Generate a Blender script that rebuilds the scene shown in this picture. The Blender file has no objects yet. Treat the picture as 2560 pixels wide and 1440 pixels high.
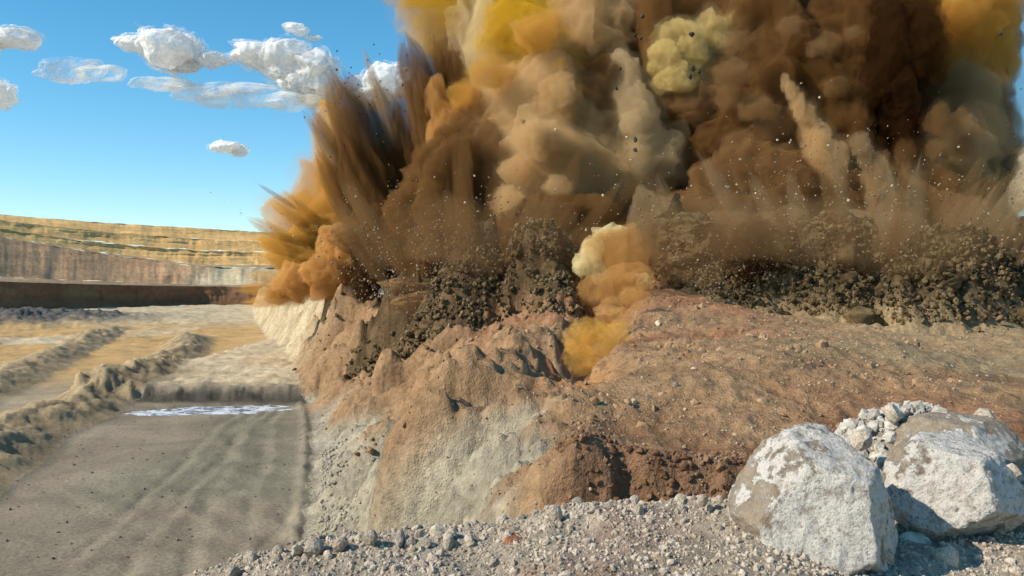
import bpy, bmesh, math, random
import numpy as np
from mathutils import Vector

sc = bpy.context.scene
COL = sc.collection

# ------------------------------------------------------------------ camera
FPX = 2217.0            # focal length in photo pixels (2560 wide), 60 degrees
HOR = 700.0             # horizon row in the photo
cam = bpy.data.cameras.new('camera')
cam_ob = bpy.data.objects.new('camera', cam)
COL.objects.link(cam_ob)
cam.sensor_width = 36.0
cam.angle = math.radians(60.0)
cam.clip_start = 0.1
cam.clip_end = 9000.0
cam_ob.location = (0, 0, 0)
cam_ob.rotation_euler = (math.radians(90.0) - math.atan((720 - HOR) / FPX), 0, 0)
sc.camera = cam_ob

# ------------------------------------------------------------------ sky, sun, exposure
SUN = Vector((-0.80, -0.30, 0.60)).normalized()
world = bpy.data.worlds.new('World')
sc.world = world
world.use_nodes = True
wnt = world.node_tree
sky = wnt.nodes.new('ShaderNodeTexSky')
sky.sky_type = 'NISHITA'
sky.sun_disc = False
sky.sun_elevation = math.asin(SUN.z)
sky.sun_rotation = math.atan2(SUN.x, SUN.y)
sky.altitude = 1200
sky.air_density = 1.0
sky.dust_density = 0.15
sky.ozone_density = 2.5
hs = wnt.nodes.new('ShaderNodeHueSaturation')
hs.inputs['Hue'].default_value = 0.483
hs.inputs['Saturation'].default_value = 1.3
hs.inputs['Value'].default_value = 1.1
wnt.links.new(sky.outputs[0], hs.inputs['Color'])
wnt.links.new(hs.outputs[0], wnt.nodes['Background'].inputs[0])
wnt.nodes['Background'].inputs[1].default_value = 0.13

sun = bpy.data.lights.new('sun', 'SUN')
sun.energy = 4.8
sun.angle = math.radians(0.5)
sun.color = (1.0, 0.90, 0.74)
sun_ob = bpy.data.objects.new('sun', sun)
COL.objects.link(sun_ob)
sun_ob.rotation_euler = SUN.to_track_quat('Z', 'Y').to_euler()

sc.view_settings.view_transform = 'Standard'
sc.view_settings.look = 'None'
sc.view_settings.exposure = 0.28
sc.view_settings.gamma = 1.0
sc.render.engine = 'CYCLES'
sc.cycles.use_denoising = True
sc.cycles.max_bounces = 6
sc.cycles.diffuse_bounces = 2
sc.cycles.volume_bounces = 2
sc.cycles.transparent_max_bounces = 64

# ------------------------------------------------------------------ noise
rng = np.random.RandomState(11)
random.seed(5)
_P = rng.permutation(512)
_P = np.concatenate([_P, _P, _P])
_G = rng.normal(size=(512, 3))
_G /= np.linalg.norm(_G, axis=1)[:, None]
_G = _G.astype(np.float32)


def perlin(p):
    p = np.asarray(p, dtype=np.float32)
    i = np.floor(p)
    f = p - i
    i = i.astype(np.int64) & 511
    u = f * f * f * (f * (f * 6 - 15) + 10)
    r = np.zeros(len(p), dtype=np.float32)
    for dx in (0, 1):
        wx = u[:, 0] if dx else 1 - u[:, 0]
        hx = _P[(i[:, 0] + dx) & 511]
        for dy in (0, 1):
            wy = wx * (u[:, 1] if dy else 1 - u[:, 1])
            hy = _P[hx + ((i[:, 1] + dy) & 511)]
            for dz in (0, 1):
                g = _G[_P[hy + ((i[:, 2] + dz) & 511)] & 511]
                d = g[:, 0] * (f[:, 0] - dx) + g[:, 1] * (f[:, 1] - dy) + g[:, 2] * (f[:, 2] - dz)
                r += wy * (u[:, 2] if dz else 1 - u[:, 2]) * d
    return r * 1.5


def fbm(p, o=4, gain=0.5):
    r, a, s = 0, 1.0, 0.0
    p = np.asarray(p, dtype=np.float32)
    for _ in range(o):
        r = r + a * perlin(p)
        s += a
        a *= gain
        p = p * 2.03 + 17.3
    return r / s


def billow(p, o=4, gain=0.5):
    r, a, s = 0, 1.0, 0.0
    p = np.asarray(p, dtype=np.float32)
    for _ in range(o):
        r = r + a * (1 - 2 * np.abs(perlin(p)))
        s += a
        a *= gain
        p = p * 2.03 + 17.3
    return r / s


def xyz(x, y, z=0.0, s=1.0):
    return np.stack([x * s, y * s, np.zeros_like(x) + z], 1)


def sstep(a, b, x):
    t = np.clip((x - a) / (b - a), 0, 1)
    return t * t * (3 - 2 * t)


def mix(a, b, t):
    return a * (1 - t) + b * t


def px(x, y, d):
    """world point seen at photo pixel (x, y) when it stands d metres ahead"""
    return Vector(((x - 1280) / FPX * d, d, (HOR - y) / FPX * d))


# ------------------------------------------------------------------ helpers
def tag(o, label=None, cat=None, group=None, kind=None):
    if label: o['label'] = label
    if cat: o['category'] = cat
    if group: o['group'] = group
    if kind: o['kind'] = kind
    return o


def mesh_np(name, V, F, mat, col=None, smooth=True):
    V = np.asarray(V, dtype=np.float32)
    F = np.asarray(F, dtype=np.int32)
    k = F.shape[1]
    me = bpy.data.meshes.new(name)
    me.vertices.add(len(V))
    me.vertices.foreach_set('co', V.ravel())
    me.loops.add(len(F) * k)
    me.loops.foreach_set('vertex_index', F.ravel())
    me.polygons.add(len(F))
    me.polygons.foreach_set('loop_start', np.arange(0, len(F) * k, k, dtype=np.int32))
    me.polygons.foreach_set('use_smooth', np.full(len(F), smooth))
    me.update(calc_edges=True)
    if col is not None:
        a = me.color_attributes.new('Col', 'FLOAT_COLOR', 'POINT')
        c = np.ones((len(V), 4), dtype=np.float32)
        c[:, :3] = col
        a.data.foreach_set('color', c.ravel())
    me.materials.append(mat)
    return me


def link(name, me, parent=None, loc=(0, 0, 0)):
    o = bpy.data.objects.new(name, me)
    COL.objects.link(o)
    o.location = loc
    if parent is not None:
        o.parent = parent
    return o


_ico = {}


def ico(sub):
    if sub not in _ico:
        bm = bmesh.new()
        bmesh.ops.create_icosphere(bm, subdivisions=sub, radius=1)
        V = np.array([v.co[:] for v in bm.verts], dtype=np.float32)
        F = np.array([[v.index for v in f.verts] for f in bm.faces], dtype=np.int32)
        bm.free()
        _ico[sub] = (V, F)
    return _ico[sub]


class NT:
    """small node-tree builder"""
    def __init__(s, name):
        s.m = bpy.data.materials.new(name)
        s.m.use_nodes = True
        s.t = s.m.node_tree
        s.t.nodes.clear()
        s.out = s.t.nodes.new('ShaderNodeOutputMaterial')

    def n(s, typ, **kw):
        nd = s.t.nodes.new('ShaderNode' + typ)
        for k, v in kw.items():
            if k.startswith('_'):
                setattr(nd, k[1:], v)
        return nd

    def l(s, a, b):
        s.t.links.new(a, b)

    def noise(s, vec, scale, detail=4, rough=0.55, dist=0.0):
        nd = s.n('TexNoise')
        nd.inputs['Scale'].default_value = scale
        nd.inputs['Detail'].default_value = detail
        nd.inputs['Roughness'].default_value = rough
        nd.inputs['Distortion'].default_value = dist
        s.l(vec, nd.inputs['Vector'])
        return nd.outputs['Fac']

    def ramp(s, fac, stops):
        nd = s.n('ValToRGB')
        e = nd.color_ramp.elements
        while len(e) < len(stops):
            e.new(0.5)
        for i, (p, c) in enumerate(stops):
            e[i].position = p
            e[i].color = (c, c, c, 1) if isinstance(c, (int, float)) else (*c, 1)
        s.l(fac, nd.inputs[0])
        return nd.outputs[0]

    def mixc(s, fac, a, b, mode='MIX'):
        nd = s.n('Mix', _data_type='RGBA', _blend_type=mode)
        for i, v in ((0, fac), (6, a), (7, b)):
            if hasattr(v, 'is_output'):
                s.l(v, nd.inputs[i])
            elif isinstance(v, (int, float)):
                nd.inputs[i].default_value = v if i == 0 else (v, v, v, 1)
            else:
                nd.inputs[i].default_value = (*v, 1)
        return nd.outputs[2]

    def math(s, op, a, b=None):
        nd = s.n('Math', _operation=op)
        for i, v in ((0, a), (1, b)):
            if v is None: continue
            if hasattr(v, 'is_output'): s.l(v, nd.inputs[i])
            else: nd.inputs[i].default_value = v
        return nd.outputs[0]

    def bump(s, h, strength=0.5, dist=0.1, normal=None):
        nd = s.n('Bump')
        nd.inputs['Strength'].default_value = strength
        nd.inputs['Distance'].default_value = dist
        s.l(h, nd.inputs['Height'])
        if normal is not None: s.l(normal, nd.inputs['Normal'])
        return nd.outputs[0]

    def surf(s, color, rough=0.95, normal=None, spec=0.15):
        b = s.n('BsdfPrincipled')
        if hasattr(color, 'is_output'): s.l(color, b.inputs['Base Color'])
        else: b.inputs['Base Color'].default_value = (*color, 1)
        if hasattr(rough, 'is_output'): s.l(rough, b.inputs['Roughness'])
        else: b.inputs['Roughness'].default_value = rough
        b.inputs['Specular IOR Level'].default_value = spec
        if normal is not None: s.l(normal, b.inputs['Normal'])
        s.l(b.outputs[0], s.out.inputs['Surface'])
        return s.m

    def pos(s):
        return s.n('NewGeometry').outputs['Position']

    def obj(s):
        return s.n('TexCoord').outputs['Object']

    def attr(s, name='Col'):
        nd = s.n('Attribute')
        nd.attribute_name = name
        return nd.outputs['Color']


def earth_material(name, fine=6.0, coarse=0.6, contrast=0.45, bump=0.5, bdist=0.12):
    t = NT(name)
    p = t.pos()
    a = t.noise(p, fine, 6, 0.65)
    b = t.noise(p, coarse, 5, 0.6, 0.6)
    c = t.noise(p, fine * 5, 4, 0.6)
    v = t.ramp(a, [(0.25, 1 - contrast), (0.75, 1 + contrast * 0.6)])
    w = t.ramp(b, [(0.3, 1 - contrast * 0.55), (0.7, 1 + contrast * 0.4)])
    col = t.mixc(1.0, t.attr(), v, 'MULTIPLY')
    col = t.mixc(1.0, col, w, 'MULTIPLY')
    h = t.math('ADD', a, t.math('MULTIPLY', c, 0.4))
    return t.surf(col, 0.95, t.bump(h, bump, bdist))


MAT_floor = earth_material('packed_floor_dirt', 4.5, 0.22, 0.42, 0.6, 0.12)
MAT_bank = earth_material('bank_earth', 3.2, 0.35, 0.45, 0.8, 0.3)
MAT_near = earth_material('ridge_grit', 16.0, 2.0, 0.5, 0.8, 0.06)
MAT_wall = earth_material('quarry_rock', 0.45, 0.05, 0.32, 0.5, 1.2)


def rock_material(name, base, dark, light, scale=6.0, var=0.35):
    t = NT(name)
    o = t.obj()
    inf = t.n('ObjectInfo')
    off = t.n('VectorMath', _operation='ADD')
    t.l(o, off.inputs[0])
    sh = t.n('CombineXYZ')
    t.l(t.math('MULTIPLY', inf.outputs['Random'], 37.0), sh.inputs[0])
    t.l(sh.outputs[0], off.inputs[1])
    v = off.outputs[0]
    a = t.noise(v, scale, 6, 0.65)
    b = t.noise(v, scale * 0.3, 4, 0.6)
    c1 = t.mixc(t.ramp(b, [(0.35, 0.0), (0.65, 1.0)]), base, light)
    c2 = t.mixc(t.ramp(a, [(0.32, 1.0), (0.55, 0.0)]), c1, dark)
    tone = t.math('ADD', t.math('MULTIPLY', inf.outputs['Random'], var), 1 - var / 2)
    cc = t.n('VectorMath', _operation='SCALE')
    t.l(c2, cc.inputs[0]); t.l(tone, cc.inputs['Scale'])
    return t.surf(cc.outputs[0], 0.92, t.bump(a, 0.7, 0.05))


MAT_stone = rock_material('pale_stone', (.46, .375, .28), (.24, .185, .135), (.62, .54, .44), 5, .5)
MAT_fly_dark = rock_material('dark_flying_rock', (.05, .04, .03), (.02, .015, .01), (.09, .07, .05), 4)
MAT_fly_pale = rock_material('pale_flying_rock', (.50, .38, .26), (.2, .14, .09), (.66, .54, .4), 4, .9)
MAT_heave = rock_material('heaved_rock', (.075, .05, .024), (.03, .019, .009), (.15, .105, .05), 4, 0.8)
MAT_redclod = rock_material('red_clod', (.34, .13, .06), (.16, .05, .025), (.42, .2, .11), 5)


def scatter_material(name, cols, scale=1.2, rough=0.95):
    """for joined rubble: colour varies with position"""
    t = NT(name)
    p = t.pos()
    a = t.noise(p, scale, 3, 0.7)
    b = t.noise(p, scale * 9, 3, 0.6)
    c = t.ramp(a, [(0.3 + 0.4 * i / max(1, len(cols) - 1), c) for i, c in enumerate(cols)])
    c = t.mixc(1.0, c, t.ramp(b, [(0.3, 0.6), (0.7, 1.15)]), 'MULTIPLY')
    return t.surf(c, rough, t.bump(b, 0.5, 0.03))


# ------------------------------------------------------------------ terrain shape
YK = np.array([0, 5, 18, 41, 60, 78, 116, 266, 380, 700.])
XB = np.array([1.0, -.5, -4.5, -9.4, -13.4, -17.6, -28.4, -77, -111, -205.])     # foot of the bank
XE = np.array([4.0, 2.8, 2.0, 7.0, 9.0, 7.0, -16.0, -66, -100, -194.])      # crest of the bank
LEDGE = 87.0


def polyline_dist(x, y, pts):
    best = np.full(len(x), 1e9, dtype=np.float32)
    side = np.zeros(len(x), dtype=np.float32)
    par = np.zeros(len(x), dtype=np.float32)
    L = 0
    for (ax, ay), (bx, by) in zip(pts[:-1], pts[1:]):
        dx, dy = bx - ax, by - ay
        l2 = dx * dx + dy * dy
        t = np.clip(((x - ax) * dx + (y - ay) * dy) / l2, 0, 1)
        d = np.hypot(x - ax - t * dx, y - ay - t * dy)
        m = d < best
        best = np.where(m, d, best)
        par = np.where(m, L + t * math.sqrt(l2), par)
        L += math.sqrt(l2)
    return best, par


BERMS = [
    ([(-30, 40), (-37.5, 65), (-40.5, 83), (-43.5, 102), (-54, 145), (-67, 188)], 1.7, 4.4),
    ([(-50, 72), (-59, 102), (-74, 148), (-99, 222)], 1.5, 4.5),
    ([(-66, 100), (-86, 140), (-104, 175)], 1.1, 3.8),
]
HEAVES = [  # x, y, rx, ry, height, sharpness
    (-5.4, 80, 6.0, 6, 9.6, 2.6),
    (-12.5, 90, 4.6, 6, 7.6, 2.2),
    (-22.0, 112, 6.0, 8, 5.4, 2.0),
    (2.4, 78, 3.4, 6, 7.2, 2.4),
    (17.5, 80, 6.0, 6, 6.6, 3.0),
    (26.5, 74, 7.0, 7, 7.4, 3.2),
    (34.5, 71, 7.5, 6, 7.0, 3.2),
    (43.6, 73, 2.6, 8, 8.5, 3.0),
    (31.5, 65, 6.0, 4, 4.6, 2.0),
    (24.0, 77, 12.0, 5, 4.4, 2.0),
    (25.5, 68, 4.0, 4, 2.4, 2.0),
    (-5.0, 72, 3.6, 4, 3.0, 2.0),
    (3.2, 68, 2.4, 5, 2.6, 2.0),
]
RIDX = np.array([-40, -6, -3.4, -2.6, -1.84, -1.0, -.14, .36, 1.0, 2.0, 3.2, 6, 40.])
RIDZ = np.array([-4.4, -3.5, -2.9, -2.62, -2.36, -2.32, -2.26, -2.07, -2.06, -2.0, -2.3, -2.3, -2.2])


def puddle_q(x, y):
    return np.hypot((x + 28.2) / 7.8, (y - 82.6 - (x + 28.2) * .19) / (3.3 + (x + 28.2) * .12))


def terrain(x, y):
    """height, colour (albedo) and region of the ground at plan positions"""
    n1 = fbm(xyz(x, y, 1.7, 0.11), 4)
    n2 = fbm(xyz(x, y, 5.2, 0.45), 4)
    n3 = fbm(xyz(x, y, 9.9, 1.7), 3)
    # gullies: the bank line wanders, with ribs running down the face
    rib = 1 - np.abs(perlin(xyz(x * 0.05, y, 3.3, 0.22))) * 2
    rib2 = 1 - np.abs(perlin(xyz(x * 0.15, y, 8.3, 0.6))) * 2
    fade = sstep(14, 30, y)
    rib3 = 1 - np.abs(perlin(xyz(x * 0.3, y, 5.3, 1.3))) * 2
    wander = (n1 * 3.0 + rib * 2.6 + rib2 * 1.3 + rib3 * .5 + n2 * 0.8) * fade
    xb = np.interp(y, YK, XB)
    xe = np.interp(y, YK, XE)
    xs = x + wander * np.clip((x - xb + 1) / 4, 0, 1)
    t = np.clip((xs - xb) / (xe - xb), -1, 2)
    tc = np.clip(t, 0, 1)
    prof = tc + .10 * np.sin(tc * 2 * math.pi) * -1 + .0 * tc
    scarp = sstep(.50, .62, tc + .12 * n1 + .06 * rib2) * (1 - sstep(.62, 1.0, tc))     # a broken step part way up
    prof = prof + .11 * scarp
    floor = -12.0 + n1 * 0.18 + n2 * 0.06
    floor = floor + (1.2 + n2 * .4) * sstep(LEDGE + .8, LEDGE + 3.6, y + n2 * 1.6 + n1 * 2.0) * (x > -44)
    floor = floor - 0.0 * np.exp(-((y - LEDGE + 4) / 3.5) ** 2) * (x > -44)
    pq = puddle_q(x, y)
    floor = np.where(pq < 2.2, mix(np.maximum(floor, -12.06 - .1 * sstep(1.6, 1.0, pq)), -12.45, 1 - sstep(.75, 1.25, pq + n2 * .25)), floor)
    # vehicle tracks on the near floor
    u = (x + 0.75 * y)
    tr = np.sin(u * 1.9 + n1 * 9 + n2 * 2) * sstep(.0, .35, perlin(xyz(x * .6 + y * .3, y, 1.2, .09)))
    floor = floor + 0.035 * tr + 0.05 * n3 * sstep(-.1, .4, n1)
    # kerb of loose dirt along the foot of the bank
    foot = np.exp(-((x - xb + 0.6 + n2 * .3) / 0.38) ** 2)
    floor = floor + (0.2 + .15 * n2) * foot * (y < LEDGE)
    for q0, q1, w0 in ((-14.5, -.235, .9), (-19.0, -.15, .8), (-11.0, -.10, .7)):      # wheel ruts
        for off in (0, 2.3):
            e = (x - (q0 + off + q1 * (y - 40) + n1 * 1.2)) / (w0 * .5)
            floor = floor - .09 * np.exp(-e * e) * sstep(-.5, .2, n2 + n1) * (y < 80) + .045 * np.exp(-(e - 1.9) ** 2) * (y < 80)
    # dark heaps far left
    heap = np.exp(-(((x + 150) / 34) ** 2 + ((y - 262) / 44) ** 2) ** 1.5)
    floor = floor + heap * (2.2 + 3.4 * np.abs(n1) + 1.6 * n2)
    far_rough = sstep(110, 190, y) * sstep(-30, -75, x + 0.12 * (y - 100))
    floor = floor + far_rough * (n1 * 1.0 + n2 * 0.25)
    bt = -3.6 + n1 * 1.3 + n2 * 0.45 + n3 * 0.12
    bt = bt - .25 * sstep(30, 18, y) - .15 * np.clip((12 - x) / 10, 0, 3) * sstep(40, 70, y)
    bt = bt + 2.6 * np.exp(-(((x - 12) / 7.5) ** 2 + ((y - 72) / 20) ** 2))
    bt = bt + 0.8 * np.exp(-(((x - 9) / 7.0) ** 2 + ((y - 34) / 10) ** 2))
    hv = np.zeros_like(x)
    for (cx, cy, rx, ry, h, s) in HEAVES:
        q = np.sqrt(((x - cx + n2 * 3.2) / rx) ** 2 + ((y - cy + n2 * 2.2) / ry) ** 2) + n1 * 0.6 + n2 * .25
        hv = np.maximum(hv, h * (1 - sstep(0.1, 1.2, q))) + .18 * np.minimum(hv, h * (1 - sstep(0.1, 1.2, q)))
    lump = billow(xyz(x, y, 2.0, 0.5), 4)
    # cleft from which smoke vents, in front of the middle of the blast
    cl, _ = polyline_dist(x, y, [(1.7, 28), (2.6, 38), (3.4, 44), (5.0, 55), (7.2, 68), (9.5, 88)])
    cleft = np.exp(-((cl + n2) / (.9 + y / 70)) ** 2)
    bank = mix(floor, bt, prof)
    slope_zone = sstep(0.02, 0.25, t) * (1 - sstep(0.85, 1.15, t))
    bank = bank + slope_zone * sstep(16, 30, y) * (rib * .55 + rib2 * .42 + rib3 * .22)
    bank = bank + slope_zone * (n2 * 0.6 + n3 * 0.2 + billow(xyz(x * 0.25, y, 6.0, 1.0), 3) * 0.35)
    topz = sstep(0.8, 1.1, t)
    bank = bank + topz * (billow(xyz(x, y, 4.0, 0.9), 3) * 0.16)
    bank = bank + hv * sstep(0.35, 0.9, t) + (hv > 0.3) * lump * 1.1 * sstep(0.3, 2.0, hv)
    bank = bank - cleft * mix(2.7, 1.5, sstep(48, 58, y)) * sstep(.55, .8, t) * sstep(26, 36, y)
    z = np.where(t <= 0, floor, bank)
    region = np.where(t <= 0, 0, 1)
    region = np.where((hv > 0.5) & (t > 0.2), 2, region)
    # lower shelf in front of the red earth block
    cut = (1 - sstep(15.9, 16.9, y + n2 * 0.9 + n3 * 0.35)) * sstep(0.2, 1.4, x + 1.0)
    z = np.where(y < 24, np.minimum(z, mix(z, -4.75 + n2 * .15, cut)), z)
    red = sstep(0.6, 1.6, x + n2 * .5) * (1 - sstep(16.6, 23.5, y + n2 * 3)) * (y > 12)
    z = z + red * (1 - cut) * 0.35 * (1 - sstep(17, 21, y))
    # berms on the floor
    bh = np.zeros_like(x); bi = np.full(len(x), -1)
    for i, (pts, h, w) in enumerate(BERMS):
        d, par = polyline_dist(x + n1 * 2.5, y, pts)
        L = sum(math.dist(a, b) for a, b in zip(pts[:-1], pts[1:]))
        v = h * sstep(0, 1, np.clip(1 - d / (w * (1.15 + n1 * .3)), 0, 1)) * (0.85 + 0.5 * n2) * (1 - sstep(L - 20, L, par) * 0.7)
        m = v > bh
        bh = np.where(m, v, bh); bi = np.where(m & (v > 0.12), i, bi)
    bh = bh + (np.abs(n3) * 0.09 + n2 * 0.10) * np.clip(bh, 0, 1)
    z = np.where(region == 0, z + bh, z)
    region = np.where((region == 0) & (bi >= 0), 3 + bi, region)
    # foreground rubble ridge
    rz = np.interp(x, RIDX, RIDZ) + n3 * 0.09 + n2 * 0.07
    yc = 8.0 + n1 * 0.5
    ridge = np.where(y < yc, rz - 0.13 * (yc - y), rz - 0.10 * (y - yc) - 0.9 * np.clip(y - yc - 0.25, 0, 99))
    mb = np.exp(-(((x - 5.1) / 2.5) ** 2 + ((y - 11.2) / 1.9) ** 2))
    mound = np.where(mb > .04, -4.6 + 2.95 * mb + n3 * .16, -99)
    ridge = np.maximum(ridge, np.where(y < 16, mound, -99))
    fine = fbm(xyz(x, y, 4.4, 5.5), 3) * 0.045 * (y < 16)
    isr = (ridge > z - 0.02) & (y < 16)
    isr = isr | ((y < 7) )
    z = np.where(isr, np.where(y < 7, ridge, np.maximum(ridge, z)) + fine, z)
    region = np.where(isr, 9, region)
    # ---------------- colours (soil tones, with the ledge's shade painted in)
    C = lambda r, g, b: np.array([r, g, b], dtype=np.float32)[None, :]
    k = lambda v: v[:, None]
    m1 = k(sstep(-.35, .35, n1)); m2 = k(sstep(-.35, .35, n2))
    near = mix(C(.255, .21, .148), C(.325, .27, .19), m1)
    near = mix(near, C(.245, .215, .15), k(sstep(.1, .5, perlin(xyz(x, y, 7.7, 0.06)))))
    farf = mix(C(.53, .40, .235), C(.62, .50, .33), m1)
    oran = mix(C(.60, .35, .12), C(.52, .33, .14), m2)
    ow = k(sstep(-.4, .0, perlin(xyz(x, y, 2.7, 0.035)) + 0.15)) * k(sstep(-44, -52, x + .0 * y)) * k(1 - sstep(210, 270, y))
    farf = mix(farf, oran, ow * 0.9)
    fl = mix(near, farf, k(sstep(LEDGE + 2, LEDGE + 9, y + n1 * 6)))
    ledge_shade = np.exp(-((y - LEDGE - 1.0 + n2) / 1.9) ** 2) * (x > -42)  # shade along the foot of the ledge, painted into the floor colour
    fl = mix(fl, C(.055, .05, .04), k(np.clip(ledge_shade * 1.0, 0, .9)))
    left_near = k(sstep(60, 78, y + n1 * 4)) * k(x < -37)
    fl = mix(fl, mix(C(.34, .28, .19), C(.42, .33, .2), m2), left_near * k(1 - sstep(90, 120, y)))
    fl = mix(fl, C(.10, .095, .09), k(np.clip(heap * 1.6 + n2 * heap * 1.2, 0, .95)))
    berm = mix(C(.30, .22, .125), C(.44, .33, .19), m2)
    tal = mix(C(.36, .315, .23), C(.45, .39, .285), m2)
    brn = mix(C(.29, .165, .085), C(.42, .26, .14), m2)
    brn = mix(brn, C(.35, .22, .115), m1 * .5)
    rd = mix(C(.13, .062, .032), C(.28, .16, .09), m2)
    pale = mix(C(.46, .36, .22), C(.60, .49, .32), m2)
    tb = t + n1 * .5 + n2 * .15
    lim = np.interp(y, [20, 41, 60, 80, 110], [.92, .70, .47, .24, .05]) - rib * .13 - rib2 * .10 - rib3 * .05
    bk = mix(tal, brn, k(sstep(lim - .15, lim + .12, tb)))
    big = perlin(xyz(x, y, 6.6, .07)) + .5 * perlin(xyz(x, y, 1.6, .19))
    bk = mix(bk, C(.36, .165, .085), k(sstep(lim - .05, lim + .15, tb)) * k(sstep(.0, .45, big)) * k(sstep(-8, 4, x)) * .7)
    bk = mix(bk, C(.37, .30, .17), k(sstep(.0, .45, -big)) * k(sstep(6, 16, x)) * .6)
    bk = mix(bk, pale, k(sstep(98, 128, y + n1 * 12 + (x - xb) * -1.2)))
    bk = mix(bk, C(.40, .295, .165), k(sstep(14, 28, x + n1 * 14)) * .75)
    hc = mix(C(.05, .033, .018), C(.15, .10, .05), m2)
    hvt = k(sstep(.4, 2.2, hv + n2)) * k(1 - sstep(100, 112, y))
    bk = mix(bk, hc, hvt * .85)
    bk = mix(bk, C(.55, .27, .10), k(np.clip(cleft * topz * 1.1, 0, .85)))
    bk = mix(bk, rd * 1.0, k(np.clip(red * 1.2 + cut * (x > .5), 0, 1)))
    rg = mix(C(.34, .275, .205), C(.46, .385, .30), m2)
    rg = mix(rg, C(.36, .24, .18), k(sstep(.05, .4, perlin(xyz(x, y, 1.1, 0.7)))) * .7)
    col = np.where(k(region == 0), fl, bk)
    col = np.where(k((region >= 3) & (region < 9)), berm, col)
    col = np.where(k(region == 9), rg, col)
    return z.astype(np.float32), col.astype(np.float32), region


# polar sheet: fine near the viewer, reaching the far wall
NA, NR = 1050, 900
ang = np.radians(np.linspace(-52, 47, NA))
rad = np.geomspace(1.2, 470, NR)
A, R = np.meshgrid(ang, rad)
gx = (np.sin(A) * R).ravel().astype(np.float32)
gy = (np.cos(A) * R).ravel().astype(np.float32)
gz, gcol, greg = terrain(gx, gy)
GV = np.stack([gx, gy, gz], 1)
ii = np.arange(NA * NR).reshape(NR, NA)
quads = np.stack([ii[:-1, :-1], ii[:-1, 1:], ii[1:, 1:], ii[1:, :-1]], -1).reshape(-1, 4)
freg = np.sort(greg[quads], axis=1)[:, 2]


def take(name, sel, mat):
    f = quads[sel]
    used, inv = np.unique(f.ravel(), return_inverse=True)
    me = mesh_np(name, GV[used], inv.reshape(-1, 4), mat, gcol[used])
    return link(name, me)


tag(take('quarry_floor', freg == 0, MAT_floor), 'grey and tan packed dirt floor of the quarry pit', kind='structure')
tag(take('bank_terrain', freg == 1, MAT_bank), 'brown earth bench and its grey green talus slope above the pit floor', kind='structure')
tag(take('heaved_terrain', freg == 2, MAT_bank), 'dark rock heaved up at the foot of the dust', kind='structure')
tag(take('ridge_terrain', freg == 9, MAT_near), 'grey gravel ridge along the bottom of the photo', kind='structure')
for i, lab in enumerate(['long dirt berm ending at the puddle on the pit floor',
                         'brown dirt berm on the orange floor, behind the one by the puddle',
                         'low dirt berm furthest left on the pit floor']):
    tag(take('earth_berm', freg == 3 + i, MAT_floor), lab, 'berm', 'dirt berms on the pit floor')


def ground_z(x, y):
    z, _, _ = terrain(np.array([x], dtype=np.float32), np.array([y], dtype=np.float32))
    return float(z[0])


def ground_zs(x, y):
    return terrain(np.asarray(x, dtype=np.float32), np.asarray(y, dtype=np.float32))[0]


# land beyond, down to the horizon
me = mesh_np('land', [(-6000, 380, -13.5), (6000, 380, -13.5), (6000, 7000, -13.5), (-6000, 7000, -13.5)], [[0, 1, 2, 3]], MAT_wall,
             np.full((4, 3), .4) * np.array([1, .8, .5]))
tag(link('land', me), 'flat sandy land beyond the quarry', kind='structure')

# ------------------------------------------------------------------ far quarry wall (stepped benches)
KX = np.array([-350, 0, 300, 490, 650, 1000, 1600.])
rows = [  # name of the layer that ends here, distance, height at the KX columns
    (None, [285, 330, 392, 425, 432, 440, 440], [-12.2] * 7),
    ('dark', [288, 333, 395, 428, 435, 443, 443], [.5, -.6, -2.2, -3.0, -3.4, -3.4, -3.4]),
    ('tread', [296, 346, 410, 440, 448, 456, 456], [2.2, 1.1, -.8, -2.4, -2.6, -2.6, -2.6]),
    ('face', [346, 394, 444, 456, 468, 476, 476], [21, 19.2, 12.0, 7.0, 6.6, 5.5, 5]),
    ('tread', [352, 402, 454, 472, 490, 500, 500], [21.8, 19.8, 12.9, 8.4, 8.2, 7, 6.5]),
    ('gold', [358, 412, 464, 484, 502, 512, 512], [26, 23.6, 18.4, 16.2, 15.6, 14, 13]),
    ('gold_tread', [364, 422, 478, 504, 522, 530, 530], [27, 24.6, 19.4, 17.2, 16.6, 15, 14]),
    ('gold', [376, 432, 492, 522, 540, 550, 550], [31, 29, 26, 24.2, 23.2, 21, 20]),
    ('gold', [396, 460, 522, 552, 575, 590, 590], [36, 34, 33.0, 32.2, 31.0, 29, 28]),
    ('gold_tread', [800] * 7, [38] * 7),
]
NCOL = 760
cx = np.linspace(KX[0], KX[-1], NCOL)
PALETTE = {'dark': (.23, .125, .066), 'tread': (.40, .28, .17), 'face': (.54, .32, .17), 'gold': (.72, .44, .17), 'gold_tread': (.66, .42, .18)}
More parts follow.
